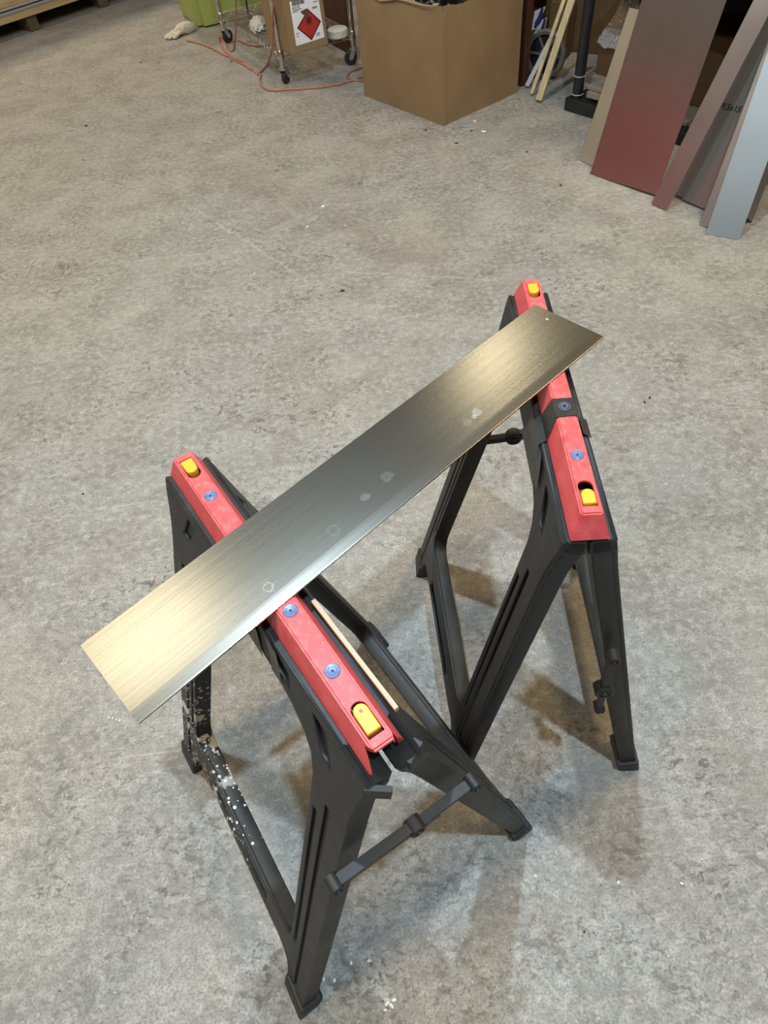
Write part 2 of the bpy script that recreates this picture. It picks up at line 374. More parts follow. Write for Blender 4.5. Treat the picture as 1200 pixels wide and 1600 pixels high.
# ------------------------------------------------------------------ sawhorses
RAILH, RL = .034, .2373
def rail_mesh(broken):
    def hip(lt, lb, wt, wb, z0, z1):
        return MB().hexa([(-lb, -wb, z0), (lb, -wb, z0), (lb, wb, z0), (-lb, wb, z0), (-lt, -wt, z1), (lt, -wt, z1), (lt, wt, z1), (-lt, wt, z1)])
    mb = hip(RL, RL + .014, .0125, .0235, -RAILH, 0)
    bmesh.ops.bevel(mb.bm, geom=list(mb.bm.edges), offset=.0018, segments=2, affect='EDGES')
    me = mb.mesh('rail')
    cs = [hip(RL + (.06 if broken else -.006), RL + (.06 if broken else .006), .0095, .0200, -RAILH - .004, -.0034).mesh('c')]
    for sg in (-1, 1):
        lp = [(sg * .2265, -.0088), (sg * .2265, .0088)] + [(sg * (.196 - .0088 * math.sin(math.radians(a))), .0088 * math.cos(math.radians(a))) for a in range(0, 181, 20)]
        k = MB(); k.prism(lp, lambda x, y: Vector((x, y, -.006)), lambda x, y: Vector((x, y, .006))); cs.append(k.mesh('c'))
    if broken:                            # the near end is snapped off raggedly
        jag = [(.30, -.06), (.30, .06), (.236, .06), (.2335, .018), (.238, .0155), (.2315, .013), (.241, .0105), (.2405, -.009), (.2325, -.012), (.226, -.0145), (.234, -.0165), (.2455, -.021), (.243, -.0225), (.247, -.026), (.246, -.06)]
        k = MB(); k.prism(jag, lambda x, y: Vector((x, y, -.06)), lambda x, y: Vector((x, y, .03))); cs.append(k.mesh('c'))
    me = cut(me, cs); me.materials.clear(); me.materials.append(M['red'])
    for p in me.polygons: p.use_smooth = False
    return me
def frame_loops():
    h = [(.250, 0), (.250, .022), (.2455, .045), (.2415, .075), (.2415, .11), (.262, .45), (.284, .800), (.226, .800), (.219, .742)]
    h += [(.212, .722), (.196, .708), (.17, .703)]
    outer = h + [(-x, y) for x, y in reversed(h)]
    g = [(.07, .045), (.11, .052), (.14, .064), (.158, .082), (.1675, .11), (.172, .16), (.203, .585), (.2025, .606), (.194, .62), (.178, .626)]
    hole = [(-x, y) for x, y in reversed(g)] + g
    return outer, hole
def skin_loops():
    outer, hole = frame_loops(); lp = [outer, hole]
    for s in (1, -1):
        def leg(t, f): a = .1675 + (t - .11) * .0757; b = .2415 + (t - .11) * .0616; return s * (a + (b - a) * f)
        lp.append([(leg(.13, .42), .13), (leg(.13, .56), .13), (leg(.76, .56), .76), (leg(.76, .42), .76)])
        lp.append([(leg(.17, .13), .17), (leg(.17, .25), .17), (leg(.60, .25), .60), (leg(.60, .13), .60)])
        lp.append([(s * .150, .014), (s * .176, .014), (s * .196, .058), (s * .176, .058)])
        lp.append([(s * .062, .010), (s * .096, .010), (s * .104, .034), (s * .070, .034)])
    lp.append([(-.12, .655), (.12, .655), (.12, .682), (-.12, .682)])
    return lp
FRAME = outline_solid(list(frame_loops()), .026, .0025)
SKIN = outline_solid(skin_loops(), .007, .0015)
for me_ in (FRAME, SKIN):                  # the near pair of legs stands a little steeper
    for v in me_.vertices:
        if v.co.x > 0: v.co.x -= .022 * max(0, v.co.y - .1) / .7

def sawhorse(name, loc, rz, H, W, label, mat, broken, twist=0.0):
    root = empty(name, loc, rz, label, 'sawhorse', 'folding sawhorses')
    rail = link('rail', rail_mesh(broken), root); rail.location = (0, 0, H)
    Z0, W0 = H - RAILH, .031
    for side in (-1, 1):
        d = Vector((0, side * (W - W0), -Z0)); L = d.length; d.normalize()
        nrm = Vector((0, side * Z0, W - W0)).normalized()           # outward
        m = Matrix(((1, 0, 0, 0), (0, d.y, nrm.y, side * W0), (0, d.z, nrm.z, Z0), (0, 0, 0, 1))) @ Matrix.Diagonal((1, L / .80, 1, 1))
        mb = MB(); mb.mesh_in(FRAME, m @ Matrix.Translation((0, 0, -.018))); mb.mesh_in(SKIN, m @ Matrix.Translation((0, 0, -.0035)))
        # ledge that carries the rail
        s1 = .205 if broken else .25
        mb.box(((s1 - .25) / 2, side * .0175, Z0 - .016), (s1 + .25, .031, .030), bev=.003)
        if broken:                        # two bent lugs left at the snapped end
            if side < 0: mb.bar((.246, -.034, Z0 - .016), (.262, -.012, Z0 - .020), .006, .022)
            else: mb.bar((.240, .036, Z0 - .016), (.250, .014, Z0 - .016), .010, .020)
        def flex(b):                      # the worn frame is splayed unevenly
            for v in b.bm.verts:
                if side < 0 and v.co.x > 0: v.co.y += twist * (v.co.x / .25) * max(0, Z0 - v.co.z) / Z0
                v.co.z = max(v.co.z, 0)
        flex(mb)
        fr = mb.build('leg_frame', mat, root)
        for s in (-1, 1):                 # moulded shoe at the foot of each leg
            fb = MB(); c = m @ Vector((-.256 if s < 0 else .235, .783, -.017))
            fb.box(c, (.066, .044, .046), Matrix(((1, 0, 0), (0, nrm.y, -d.y), (0, nrm.z, -d.z))), bev=.005)
            flex(fb)
            fb.build('foot', M['black'], fr)
    for sg in (-1, 1):                    # sliding yellow stops
        x0 = .2225 if not (sg > 0 and not broken) else .2235
        ln = .031 if sg > 0 and broken else (.026 if sg < 0 else .021)
        lp = [(sg * x0, -.0078), (sg * x0, .0078)] + [(sg * (x0 - ln + .0078 - .0078 * math.sin(math.radians(a))), .0078 * math.cos(math.radians(a))) for a in range(0, 181, 20)]
        pk = link('stop', outline_solid([lp], .012, .0012), root); pk.data.materials.append(M['yellow']); pk.location = (0, 0, H - .0035)
        if sg > 0: pk.rotation_euler = (0, .06, 0); pk.location.z += .013
        if sg > 0 and broken:
            dm = MB().lathe([(0, .0072), (.0016, .0072), (.0018, .0062)], 12).build('dimple', M['orange'], pk); dm.location = (.199, 0, 0)
    for x in (-.21, .2075 if broken else .21): MB().box((x, 0, H - .012), (.036, .0178, .002)).build('slot_floor', M['dark_red'], root)
    for x in (-.1464, -.0593, .0593, .1464):
        sc = MB().lathe([(.0082, 0), (.0082, .0010), (.0074, .0015), (.0052, .0012), (.0046, .0016), (.0020, .0012), (0, .0010)], 24).build('screw', M['blue'], root, True)
        sc.location = (x, 0, H - .0002)
        hl = MB().lathe([(.0013, .0010), (.0013, .0016), (0, .0016)], 10).build('hole', M['hole'], sc)
    return root

HA, WA, HB, WB = .80, .249, .8108, .2111
sa = sawhorse('sawhorse', (-.1417, .4353, 0), -1.0706, HA, WA, 'black folding sawhorse with snapped red rail end and white paint spatters on its legs', M['black_splash'], True, -.018)
sb = sawhorse('sawhorse', (.2547, .6894, 0), -1.6615, HB, WB, 'black folding sawhorse with black tape around its red rail, nearer the leaning metal sheets', M['black'], False, .05)

def brace(parent, pts, pivot_r=.0085, joint_r=.0105, axis=(1, 0, 0), ribs=True):
    """two flat arms with a thumb joint; pts = ends and joint"""
    b = MB(); a, j, c = [Vector(p) for p in pts]
    b.bar(a, j, .012, .0125, axis); b.bar(j, c, .008, .012, axis)
    q = Vector(axis).to_track_quat('Z', 'Y').to_matrix().to_4x4()
    o = b.build('brace', M['black'], parent)
    for p, r in ((a, pivot_r), (c, pivot_r), (j, joint_r)):
        k = MB().lathe([(r, -.009), (r, .0085), (r * .8, .010), (r * .62, .010), (r * .6, .0085), (r * .35, .0085), (r * .3, .011), (0, .011)], 20, Matrix.Translation(p) @ q).build('pivot', M['black'], o, True)
    if ribs:
        k = MB(); d = (c - j).normalized(); n = d.cross(Vector(axis)).normalized()
        for i in range(7): k.bar(j + d * (.006 + .0042 * i) + n * .003, j + d * (.006 + .0042 * i) + n * .013, .0024, .012, axis)
        k.build('thumb_grip', M['black'], o)
    return o
def on_frame(H, W, side, s, t, off=0):
    d = Vector((0, side * (W - .031), -(H - RAILH))); L = d.length; d.normalize(); n = Vector((0, side * (H - RAILH), W - .031)).normalized()
    return Vector((s, side * .031, H - RAILH)) + d * t * L / .8 + n * off
def local(o, p):
    c, s = math.cos(-o.rotation_euler.z), math.sin(-o.rotation_euler.z); v = Vector(p) - Vector(o.location)
    return Vector((c * v.x - s * v.y, s * v.x + c * v.y, v.z))
def on_end(o, px, s):                     # a pixel on the cross-section plane s of a sawhorse
    ax = Vector((math.cos(o.rotation_euler.z), math.sin(o.rotation_euler.z), 0))
    return local(o, onpl(*px, Vector(o.location) + ax * s, ax))
BA0, BA1 = on_end(sa, (522, 1381), .262), on_end(sa, (738, 1222), .262)
brace(sa, (BA0, BA0.lerp(BA1, .56) + Vector((0, 0, -.004)), BA1))
b0 = on_frame(HA, WA, -1, -.25, .30, -.02); b1 = on_frame(HA, WA, 1, -.25, .30, -.02)
brace(sa, (b0, b0.lerp(b1, .5) + Vector((0, 0, -.01)), b1))
P0, P1, P2 = on_end(sb, (958, 1026), .268), on_end(sb, (943, 1076), .272), on_end(sb, (936, 1104), .262)
brace(sb, (P0, P1, P2), ribs=False, joint_r=.015)
f0 = on_end(sb, (730, 692), -.235); fj = on_end(sb, (802, 682), -.225); f1 = on_frame(HB, WB, 1, -.235, .27, -.02)
brace(sb, (f0, fj, f1), joint_r=.015)

def tape(parent, H, W, rows, side=-1, label=None):
    """thin tape following the rail's section; rows = (key, s0, s1)"""
    g = []; e = .0012
    key = {'r': Vector((0, .0245, H - RAILH + .004)), 'tr': Vector((0, .0130 + e * .5, H + e)), 'tl': Vector((0, -.0130 - e * .5, H + e)), 'l': Vector((0, -.0242, H - RAILH + .003)),
           'e': Vector((0, -.0345, H - RAILH + .001)), 'R': Vector((0, .0345, H - RAILH + .001))}
    for k, s0, s1 in rows:
        if isinstance(k, str): p = key[k]
        else: p = on_frame(H, W, side, 0, k, .0022); p.x = 0
        g.append([p + Vector((s0 + (s1 - s0) * i / 4, 0, 0)) for i in range(5)])
    mb = MB().grid(g); r = bmesh.ops.solidify(mb.bm, geom=list(mb.bm.faces), thickness=-.0006)
    return mb.build('tape_wrap', M['tape'], parent)
tape(sb, HB, WB, [('R', .052, .088), ('r', .048, .080), ('tr', .044, .078), ('tl', .044, .079), ('l', .040, .088), ('e', .038, .092), (.02, .030, .108), (.046, .024, .122)])
tape(sb, HB, WB, [('e', .096, .112), (.02, .108, .128), (.040, .118, .140)])
tape(sa, HA, WA, [('tl', -.06, -.03), ('l', -.045, -.008), ('e', -.03, .014), (.02, -.018, .03), (.045, -.005, .045)])
tape(sa, HA, WA, [('e', .05, .075), (.02, .058, .082), (.042, .066, .09)])
# pale slat wedged along the far side of the near rail
MB().bar((.048, .0305, HA - .026), (.206, .0345, HA - .030), .005, .008).build('slat', M['slat'], sa)

# ------------------------------------------------------------------ the sheet that lies across the rails
sp0 = Vector(sa.location) + Vector((0, 0, HA + .0018)); sp1 = Vector(sb.location) + Vector((0, 0, HB + .0018))
sdir = Vector((math.cos(.6737), math.sin(.6737), 0))
tilt = (HB - HA) / (sp1 - sp0).dot(sdir)
up = (Vector((0, 0, 1)) - sdir * tilt).normalized()
c0 = [onpl(*p, sp0, up) for p in ((125, 1010), (218, 1130), (945, 527), (835, 477))]
cen = sum(c0, Vector()) / 4
xa = ((c0[2] - c0[1]) + (c0[3] - c0[0])).normalized(); ya = up.cross(xa).normalized()
SL = ((c0[2] - c0[1]).length + (c0[3] - c0[0]).length) / 2; SW = ((c0[0] - c0[1]).length + (c0[3] - c0[2]).length) / 2
mb = MB(); hw = SW / 2; hl = SL / 2
prof = [(-hw + .0006, -.0016), (-hw, -.0012), (-hw + .0004, .0005), (-hw + .0015, .0007), (-hw + .013, .00112), (-hw + .0165, .0012), (-hw + .06, .0012), (hw, .0012)]
low = [(hw, 0), (-hw + .06, 0), (-hw + .0165, 0), (-hw + .013, -.0001), (-hw + .0024, -.0006), (-hw + .0012, -.0016)]
mb.prism(prof + low, lambda y, z: Vector((-hl, y, z)), lambda y, z: Vector((hl, y, z)))
sheet = mb.build('metal_sheet', M['steel'])
sheet.matrix_world = Matrix(((xa.x, ya.x, up.x, cen.x), (xa.y, ya.y, up.y, cen.y), (xa.z, ya.z, up.z, cen.z), (0, 0, 0, 1)))
tag(sheet, 'long narrow stainless steel sheet lying across both sawhorses', 'metal sheet')

# ------------------------------------------------------------------ big torn cardboard carton and its black bag
cM, cL, cR = Vector((.547, 3.604, 0)), Vector((.189, 4.132, 0)), Vector((.989, 3.904, 0)); cB = cL + cR - cM
big = empty('cardboard_carton', cM, 0, 'large open cardboard carton with torn top edge holding a black bag', 'carton')
def wall(a, b, tops, mat=M['card'], inward=None, dent=0):
    a = a - cM; b = b - cM; n = (b - a).cross(Vector((0, 0, 1))).normalized()
    if inward is None: inward = -1
    rows = []
    N = len(tops) - 1
    for zf in [0, .02, .2, .4, .6, .8, .93, 1]:
        r = []
        for i, t in enumerate(tops):
            u = i / N; p = a.lerp(b, u) + Vector((0, 0, t * zf))
            bulge = .012 * math.sin(math.pi * u) * math.sin(math.pi * min(zf, .9)) + random.uniform(-.0015, .0015)
            if zf == 0: bulge = 0; 
            r.append(p + n * bulge)
        rows.append(r)
    m = MB().grid(rows); bmesh.ops.solidify(m.bm, geom=list(m.bm.faces), thickness=.005)
    return m.build('carton_panel', mat, big, True)
wall(cL, cM, [.53, .535, .53, .515, .502, .497, .494, .492, .490, .487, .489, .492, .496, .498])
wall(cM, cR, [.498, .497, .487, .484, .487, .492, .498, .505, .512, .515, .52, .525, .53, .53])
wall(cR, cB, [.53, .53, .52, .52, .53, .53]); wall(cB, cL, [.53, .52, .53, .53, .52, .53])
dL = (cM - cL).normalized(); nL = dL.cross(Vector((0, 0, 1))).normalized()
# peeled lighter liner along the left rim
pl = [(.10, .535), (.14, .49), (.17, .470), (.21, .462), (.27, .472), (.33, .484), (.40, .488), (.46, .486), (.52, .487), (.58, .492), (.60, .496)]
tp = [.535, .533, .528, .518, .510, .503, .4985, .4965, .4945, .4955, .498]
m = MB().grid([[(cL - cM) + dL * u + nL * .0135 + Vector((0, 0, z)) for u, z in pl], [(cL - cM) + dL * u + nL * .0125 + Vector((0, 0, max(z + .002, t))) for (u, z), t in zip(pl, tp)]])
bmesh.ops.solidify(m.bm, geom=list(m.bm.faces), thickness=.002); m.build('torn_liner', M['liner'], big)
dR = (cR - cM).normalized(); nR = dR.cross(Vector((0, 0, 1))).normalized()
m = MB().hexa([nL * .004 + dL * -.006, nL * .004 + nR * .004, nR * .004 + dR * .02, (dR - dL).normalized() * .02] + [p + Vector((0, 0, .47)) for p in (nL * .004 + dL * -.006, nL * .004 + nR * .004, nR * .004 + dR * .02, (dR - dL).normalized() * .02)])
m.build('corner_fold', M['card'], big)
m = MB().box(((cB - cM) / 2) + Vector((0, 0, .006)), (.515, .615, .006), Matrix.Rotation(math.atan2(dR.y, dR.x), 3, 'Z')); m.build('carton_bottom', M['card'], big)
def blob(name, c, size, mat, parent=None, seed=0, amp=.2, freq=3, sub=4, rot=0):
    from mathutils import noise
    b = bmesh.new(); bmesh.ops.create_icosphere(b, subdivisions=sub, radius=1)
    for v in b.verts:
        n = noise.noise(v.co * freq + Vector((seed * 7.3, seed, 0))) * amp + noise.noise(v.co * freq * 2.7 + Vector((seed, 3, 0))) * amp * .5
        v.co = v.co * (1 + n); v.co = Matrix.Rotation(rot, 3, 'Z') @ Vector((v.co.x * size[0], v.co.y * size[1], v.co.z * size[2]))
    me = bpy.data.meshes.new(name); b.to_mesh(me); b.free(); me.materials.append(mat)
    for p in me.polygons: p.use_smooth = True
    o = link(name, me, parent); o.location = c; return o
cc = (cL + cR) / 2
bag = blob('plastic_bag', (cc.x, cc.y, .27), (.20, .17, .255), M['bag'], None, 2, .30, 3, 5)
tag(bag, 'crumpled black plastic bag stuffed into the torn cardboard carton', 'bag')

# ------------------------------------------------------------------ wire cart on casters
kF, kL, kR = Vector((-.253, 4.463, 0)), Vector((-.647, 5.358, 0)), Vector((.169, 4.656, 0))
ux = (kL - kF).normalized(); CLN = (kL - kF).length; uy = Vector((ux.y, -ux.x, 0)); CWD = (kR - kF).length
cart = empty('wire_cart', kF, math.atan2(ux.y, ux.x), 'chrome wire shelf cart on black casters beside the large carton', 'cart')
ZS = .158
for i, (x, y) in enumerate(((0, 0), (CLN, 0), (0, -CWD), (CLN, -CWD))):
    MB().lathe([(.0135, .088), (.0135, 1.5)], 14, Matrix.Translation((x, y, 0))).build('post', M['chrome'], cart, True)
    MB().lathe([(.016, ZS - .035), (.021, ZS - .03), (.0185, ZS + .012), (.016, ZS + .016)], 16, Matrix.Translation((x, y, 0))).build('collar', M['chrome'], cart, True)
    cs = MB().lathe([(.008, .086), (.024, .088), (.026, .083), (.024, .076), (.012, .074)], 18, Matrix.Translation((x, y, 0)))
    ang = (-.75, -1.2, 1.2, .5)[i]; dx, dy = math.cos(ang), math.sin(ang); wc = Vector((x + dx * .022, y + dy * .022, .0375)); sd = Vector((-dy, dx, 0))
    for sg in (-1, 1): cs.bar(Vector((x, y, .079)) + sd * .017 * sg, wc + sd * .019 * sg, .026, .003, sd)
    ct = cs.build('caster', M['zinc'], cart, True)
    q = sd.to_track_quat('Z', 'Y').to_matrix().to_4x4()
    MB().lathe([(.012, -.015), (.024, -.014), (.030, -.0145), (.0365, -.011), (.0375, -.006), (.0375, .006), (.0365, .011), (.030, .0145), (.024, .014), (.012, .015)], 26, Matrix.Translation(wc) @ q).build('wheel', M['rubber'], ct, True)
    MB().lathe([(.009, -.021), (.009, .021)], 10, Matrix.Translation(wc) @ q).build('axle', M['zinc'], ct, True)
def wire_shelf(z):
    wm = MB()
    for (a, b) in (((0, 0), (CLN, 0)), ((CLN, 0), (CLN, -CWD)), ((CLN, -CWD), (0, -CWD)), ((0, -CWD), (0, 0))):
        a = Vector((*a, 0)); b = Vector((*b, 0)); n = max(4, int((b - a).length / .055))
        for dz, r in ((.010, .0034), (-.022, .0032)): wm.tube([a + Vector((0, 0, z + dz)), b + Vector((0, 0, z + dz))], r, 6)
        zz = [a.lerp(b, i / (2 * n)) + Vector((0, 0, z + (.010 if i % 2 else -.022))) for i in range(2 * n + 1)]
        wm.tube(zz, .0028, 5)
    for i in range(1, 37): wm.tube([(CLN * i / 37, 0, z + .012), (CLN * i / 37, -CWD, z + .012)], .0025, 5)
    for j in (.33, .67): wm.tube([(0, -CWD * j, z + .006), (CLN, -CWD * j, z + .006)], .003, 6)
    return wm.build('wire_shelf', M['chrome'], cart)
wire_shelf(ZS); wire_shelf(.85)
ZT = ZS + .0145
def cw(x, y, z): return kF + ux * x + uy * (-y) * 1 + Vector((0, 0, z))   # cart frame -> place
# carton with the flammable-liquid label
q0 = at(456, 87, ZT); q1 = at(513, 70, ZT); fx = (q1 - q0).normalized(); fy = Vector((-fx.y, fx.x, 0)); BWD = (q1 - q0).length; BDP = .30
lb = empty('labelled_carton', q0, math.atan2(fx.y, fx.x), 'brown carton with red diamond hazard label standing on the wire cart', 'carton')
MB().box((BWD / 2, BDP / 2, .21), (BWD, BDP, .42), bev=.004).build('carton_body', M['card'], lb)
def lp(px, py):                            # pixel on the labelled face -> (x,z)
    p = onpl(px, py, q0, fy) - q0; return p.dot(fx), p.z
def face(parent, pts, mat, off, name):     # thin print on the face
    m = MB(); m.prism(pts, lambda x, z: Vector((x, -off, z)), lambda x, z: Vector((x, -off - .0006, z))); return m.build(name, mat, parent)
lab = face(lb, [lp(463, 72), lp(507, 58), lp(497, -6), lp(452, 3)], M['white'], .0005, 'label')
dia = [lp(487, 63), lp(501.5, 33), lp(481, 14), lp(464, 44)]
face(lab, dia, M['haz_dark'], .0012, 'hazard_border')
dc = (sum(p[0] for p in dia) / 4, sum(p[1] for p in dia) / 4)
face(lab, [(dc[0] + (p[0] - dc[0]) * .86, dc[1] + (p[1] - dc[1]) * .86) for p in dia], M['haz'], .0019, 'hazard_diamond')
S_ = (dia[2][1] - dia[0][1])
fl = [(-.10, .10), (-.13, .2), (-.06, .30), (-.03, .22), (.0, .36), (.04, .24), (.09, .28), (.12, .18), (.09, .10), (.03, .07), (-.04, .07)]
face(lab, [(dc[0] + x * S_, dc[1] + (z - .02) * S_) for x, z in fl], M['haz_dark'], .0026, 'flame_symbol')
face(lab, [(dc[0] - .13 * S_, dc[1] + .035 * S_), (dc[0] + .12 * S_, dc[1] + .035 * S_), (dc[0] + .12 * S_, dc[1] + .02 * S_), (dc[0] - .13 * S_, dc[1] + .02 * S_)], M['haz_dark'], .0026, 'flame_bar')
def text(s, size, mat, parent, mtx, name, shear=0, thick=.0004):
    cu = bpy.data.curves.new('t', 'FONT'); cu.body = s; cu.size = size; cu.extrude = thick; cu.align_x = 'LEFT'; cu.shear = shear
    o = bpy.data.objects.new('t', cu); col.objects.link(o); me = eval_mesh(o); bpy.data.objects.remove(o)
    me.materials.clear(); me.materials.append(mat); me.transform(mtx); return link(name, me, parent)
def ftxt(s, size, px, py, mat=M['ink'], name='print'):
    x, z = lp(px, py); return text(s, size, mat, lab, Matrix(((1, 0, 0, x), (0, 0, -1, -.0015), (0, 1, 0, z), (0, 0, 0, 1))), name)
text('3', .022, M['haz_dark'], lab, Matrix(((1, 0, 0, dc[0] - .005), (0, 0, -1, -.003), (0, 1, 0, dc[1] - .40 * S_), (0, 0, 0, 1))), 'class_number')
ftxt('465-00', .016, 456.5, 15)
bx0, bz0 = lp(456.5, 10); bm_ = MB(); x = bx0
while x < bx0 + .075:
    wd = random.choice((.001, .0016, .003)); bm_.hexa([(x, -.0018, bz0), (x + wd, -.0018, bz0), (x + wd, -.0012, bz0), (x, -.0012, bz0), (x, -.0018, bz0 + .022), (x + wd, -.0018, bz0 + .022), (x + wd, -.0012, bz0 + .022), (x, -.0012, bz0 + .022)]); x += wd + random.choice((.001, .0018))
bm_.build('barcode', M['ink'], lab)
for (px, py, wd, h) in ((457, 18, .055, .005), (457, 20.5, .035, .003), (488, 14, .028, .009), (489, 4, .028, .004), (462.5, 54, .020, .004), (463, 58, .016, .004), (493, 53.5, .028, .004), (494, 56, .024, .004)):
    x, z = lp(px, py); face(lab, [(x, z), (x + wd, z), (x + wd, z + h), (x, z + h)], M['grey_ink'], .0012, 'print_line')
tx = [lp(469, 18), lp(472, 21.5), lp(474, 22), lp(476, 26), lp(479, 27), lp(481, 24), lp(480, 20), lp(481, 13), lp(476, 14)]
face(lab, tx, M['card_dark'], .0032, 'torn_patch')
# things lying on the cart shelf
cbl = spline([cw(.42, -.10, ZT + .25), cw(.50, -.09, ZT + .24), cw(.60, -.07, ZT + .13), cw(.57, -.06, ZT + .02), cw(.46, -.08, ZT + .006), cw(.36, -.1, ZT + .03)], 8)
tag(MB().tube(cbl, .006, 8).build('looped_cable', M['cable'], None, True), 'thick black cable looping down onto the wire cart shelf', 'cable')
pp = at(536, 52, ZT + .02)
dsk = MB().lathe([(0, -.022), (.05, -.022), (.058, -.016), (.058, .016), (.05, .022), (0, .022)], 28).build('abrasive_disc', M['pebble'], None, True); dsk.location = (pp.x - .03, pp.y + .02, ZT + .0225); dsk.scale = (1, 1, 1)
tag(dsk, 'pale round pad lying on the wire cart shelf right of labelled carton', 'pad')
pr = at(404, 42, ZT + .01)
rg = blob('rag', (pr.x, pr.y, ZT + .022), (.13, .05, .028), M['pebble'], None, 5, .35, 4, 4, 1.6)
tag(rg, 'crumpled pale rag lying on the wire cart shelf under the black cable', 'rag')

# lime bin behind the cart
g0 = at(312, 46); g1 = Vector((g0.x + .86 * .93, g0.y + .86 * .36, 0)); gx = (g1 - g0).normalized(); gy = Vector((-gx.y, gx.x, 0))
binr = empty('plastic_bin', g0, math.atan2(gx.y, gx.x), 'lime green plastic bin standing on the floor behind the wire cart', 'bin')
m = MB(); bw, bd, bh, fl_ = .74, .48, .62, .03
m.hexa([(0, 0, .01), (bw, 0, .01), (bw, bd, .01), (0, bd, .01), (-fl_, -fl_, bh), (bw + fl_, -fl_, bh), (bw + fl_, bd + fl_, bh), (-fl_, bd + fl_, bh)]); bmesh.ops.bevel(m.bm, geom=[e for e in m.bm.edges if abs(e.verts[0].co.z - e.verts[1].co.z) > .3], offset=.04, segments=4, affect='EDGES')
m.build('bin_body', M['lime'], binr, True)
for x in (.16, .33, .50): MB().hexa([(x, -.004, .05), (x + .05, -.004, .05), (x + .05, .01, .05), (x, .01, .05), (x, -fl_ - .006, bh - .06), (x + .05, -fl_ - .006, bh - .06), (x + .05, 0, bh - .06), (x, 0, bh - .06)]).build('rib', M['lime'], binr)
MB().box((bw / 2, bd / 2, bh + .01), (bw + .12, bd + .12, .03), bev=.008).build('rim', M['lime'], binr)

# glove on the floor
gp = at(287, 53)
gl = MB()
def gv(x, y, z): return Vector((x, y, z))
gl.tube(spline([(-.09, .0, .022), (-.04, .0, .034), (.02, .005, .04), (.06, .0, .03)], 5), [.02 + .028 * math.sin(math.pi * min(1, .15 + i / 17)) for i in range(16)], 12)
for k, (y, ln) in enumerate(((-.032, .07), (-.010, .09), (.012, .08), (.033, .055))):
    gl.tube(spline([(.02, y * .7, .03), (.06, y, .028), (.06 + ln * .6, y * 1.2, .016), (.06 + ln, y * 1.3, .012)], 4), [.017, .0175, .017, .016, .0155, .015, .0145, .014, .0135, .013, .012, .010, .006], 8)
gl.tube(spline([(-.03, -.03, .03), (0, -.06, .024), (.03, -.075, .016)], 4), [.017, .0165, .016, .0155, .015, .0145, .013, .011, .006], 8)
for v in gl.bm.verts: v.co.z = max(0.001, v.co.z * .8); 
go = gl.build('work_glove', M['glove'], None, True); go.location = (gp.x, gp.y, 0); go.rotation_euler = (0, 0, math.radians(222))
tag(go, 'dirty cream work glove lying on the floor by the lime bin', 'glove')

# orange cords
def cord(px, zs=None, n=7, r=.0055, wob=.004):
    pts = [at(*p, .006 if zs is None else zs[i]) for i, p in enumerate(px)]; pts = spline(pts, n)
    return [p + Vector((random.uniform(-wob, wob), random.uniform(-wob, wob), 0)) for p in pts]
c1 = cord([(291, 63), (312, 68), (330, 75), (345, 83), (365, 92), (383, 102), (396, 111), (404, 115), (407, 118), (406, 127), (413, 137), (425, 141), (450, 140), (480, 138), (510, 135), (540, 129), (566, 120)])
tag(MB().tube(c1, .0055, 7).build('extension_cord', M['orange'], None, True), 'orange extension cord from the glove past the cart wheel to the large carton', 'cord')
c2 = cord([(402, 116), (393, 107), (378, 96), (362, 88), (350, 78), (343, 66), (342, 58), (348, 62), (355, 74), (362, 80), (366, 73)], n=5)
c2 += spline([at(366, 73, .006), onpl(368, 55, kL.lerp(kF, .26), uy), onpl(369, 30, kL.lerp(kF, .26), uy), onpl(368.5, 0, kL.lerp(kF, .26), uy), onpl(368.5, -30, kL.lerp(kF, .26), uy)], 6)
tag(MB().tube(c2, .0055, 7).build('extension_cord', M['orange'], None, True), 'orange cord looping by the rear cart caster and running up past the wire shelf', 'cord')
k0 = kF.lerp(kL, .05) - uy * .02
c3 = [at(404, 115, .006), at(413, 106, .006)] + spline([at(419, 98, .01), onpl(424, 82, k0, uy), onpl(425.5, 60, k0, uy), onpl(426, 30, k0, uy), onpl(427.5, 0, k0, uy), onpl(428, -30, k0, uy)], 6)
tag(MB().tube(c3, .0055, 7).build('extension_cord', M['orange'], None, True), 'orange cord rising from the floor along the front cart post', 'cord')
c4 = cord([(372, 62), (380, 66), (392, 70), (405, 72), (420, 70)], n=5)
tag(MB().tube(c4, .0055, 7).build('extension_cord', M['orange'], None, True), 'short orange cord piece lying on the floor underneath the wire cart', 'cord')
c5 = cord([(566, 126), (548, 124), (543, 118), (548, 112), (566, 105)], n=5, wob=.002)
tag(MB().tube(c5, .0055, 7).build('extension_cord', M['orange'], None, True), 'orange cord bend tucked between the carton and the right cart caster', 'cord')
# brown panel behind the cart
bp0 = at(517, 10, .0)
pb = room(*[at(523, 48).dot(e) for e in (E1, E2)])
tag(MB().box((0, 0, .60), (.34, .035, 1.2), bev=.003).build('hardboard_sheet', M['brownwood']), 'dark brown wooden panel standing behind the wire cart', 'panel')
o = bpy.data.objects['hardboard_sheet']; o.location = kR + ux * .30 + uy * .07; o.rotation_euler = (0, 0, math.atan2(ux.y, ux.x))

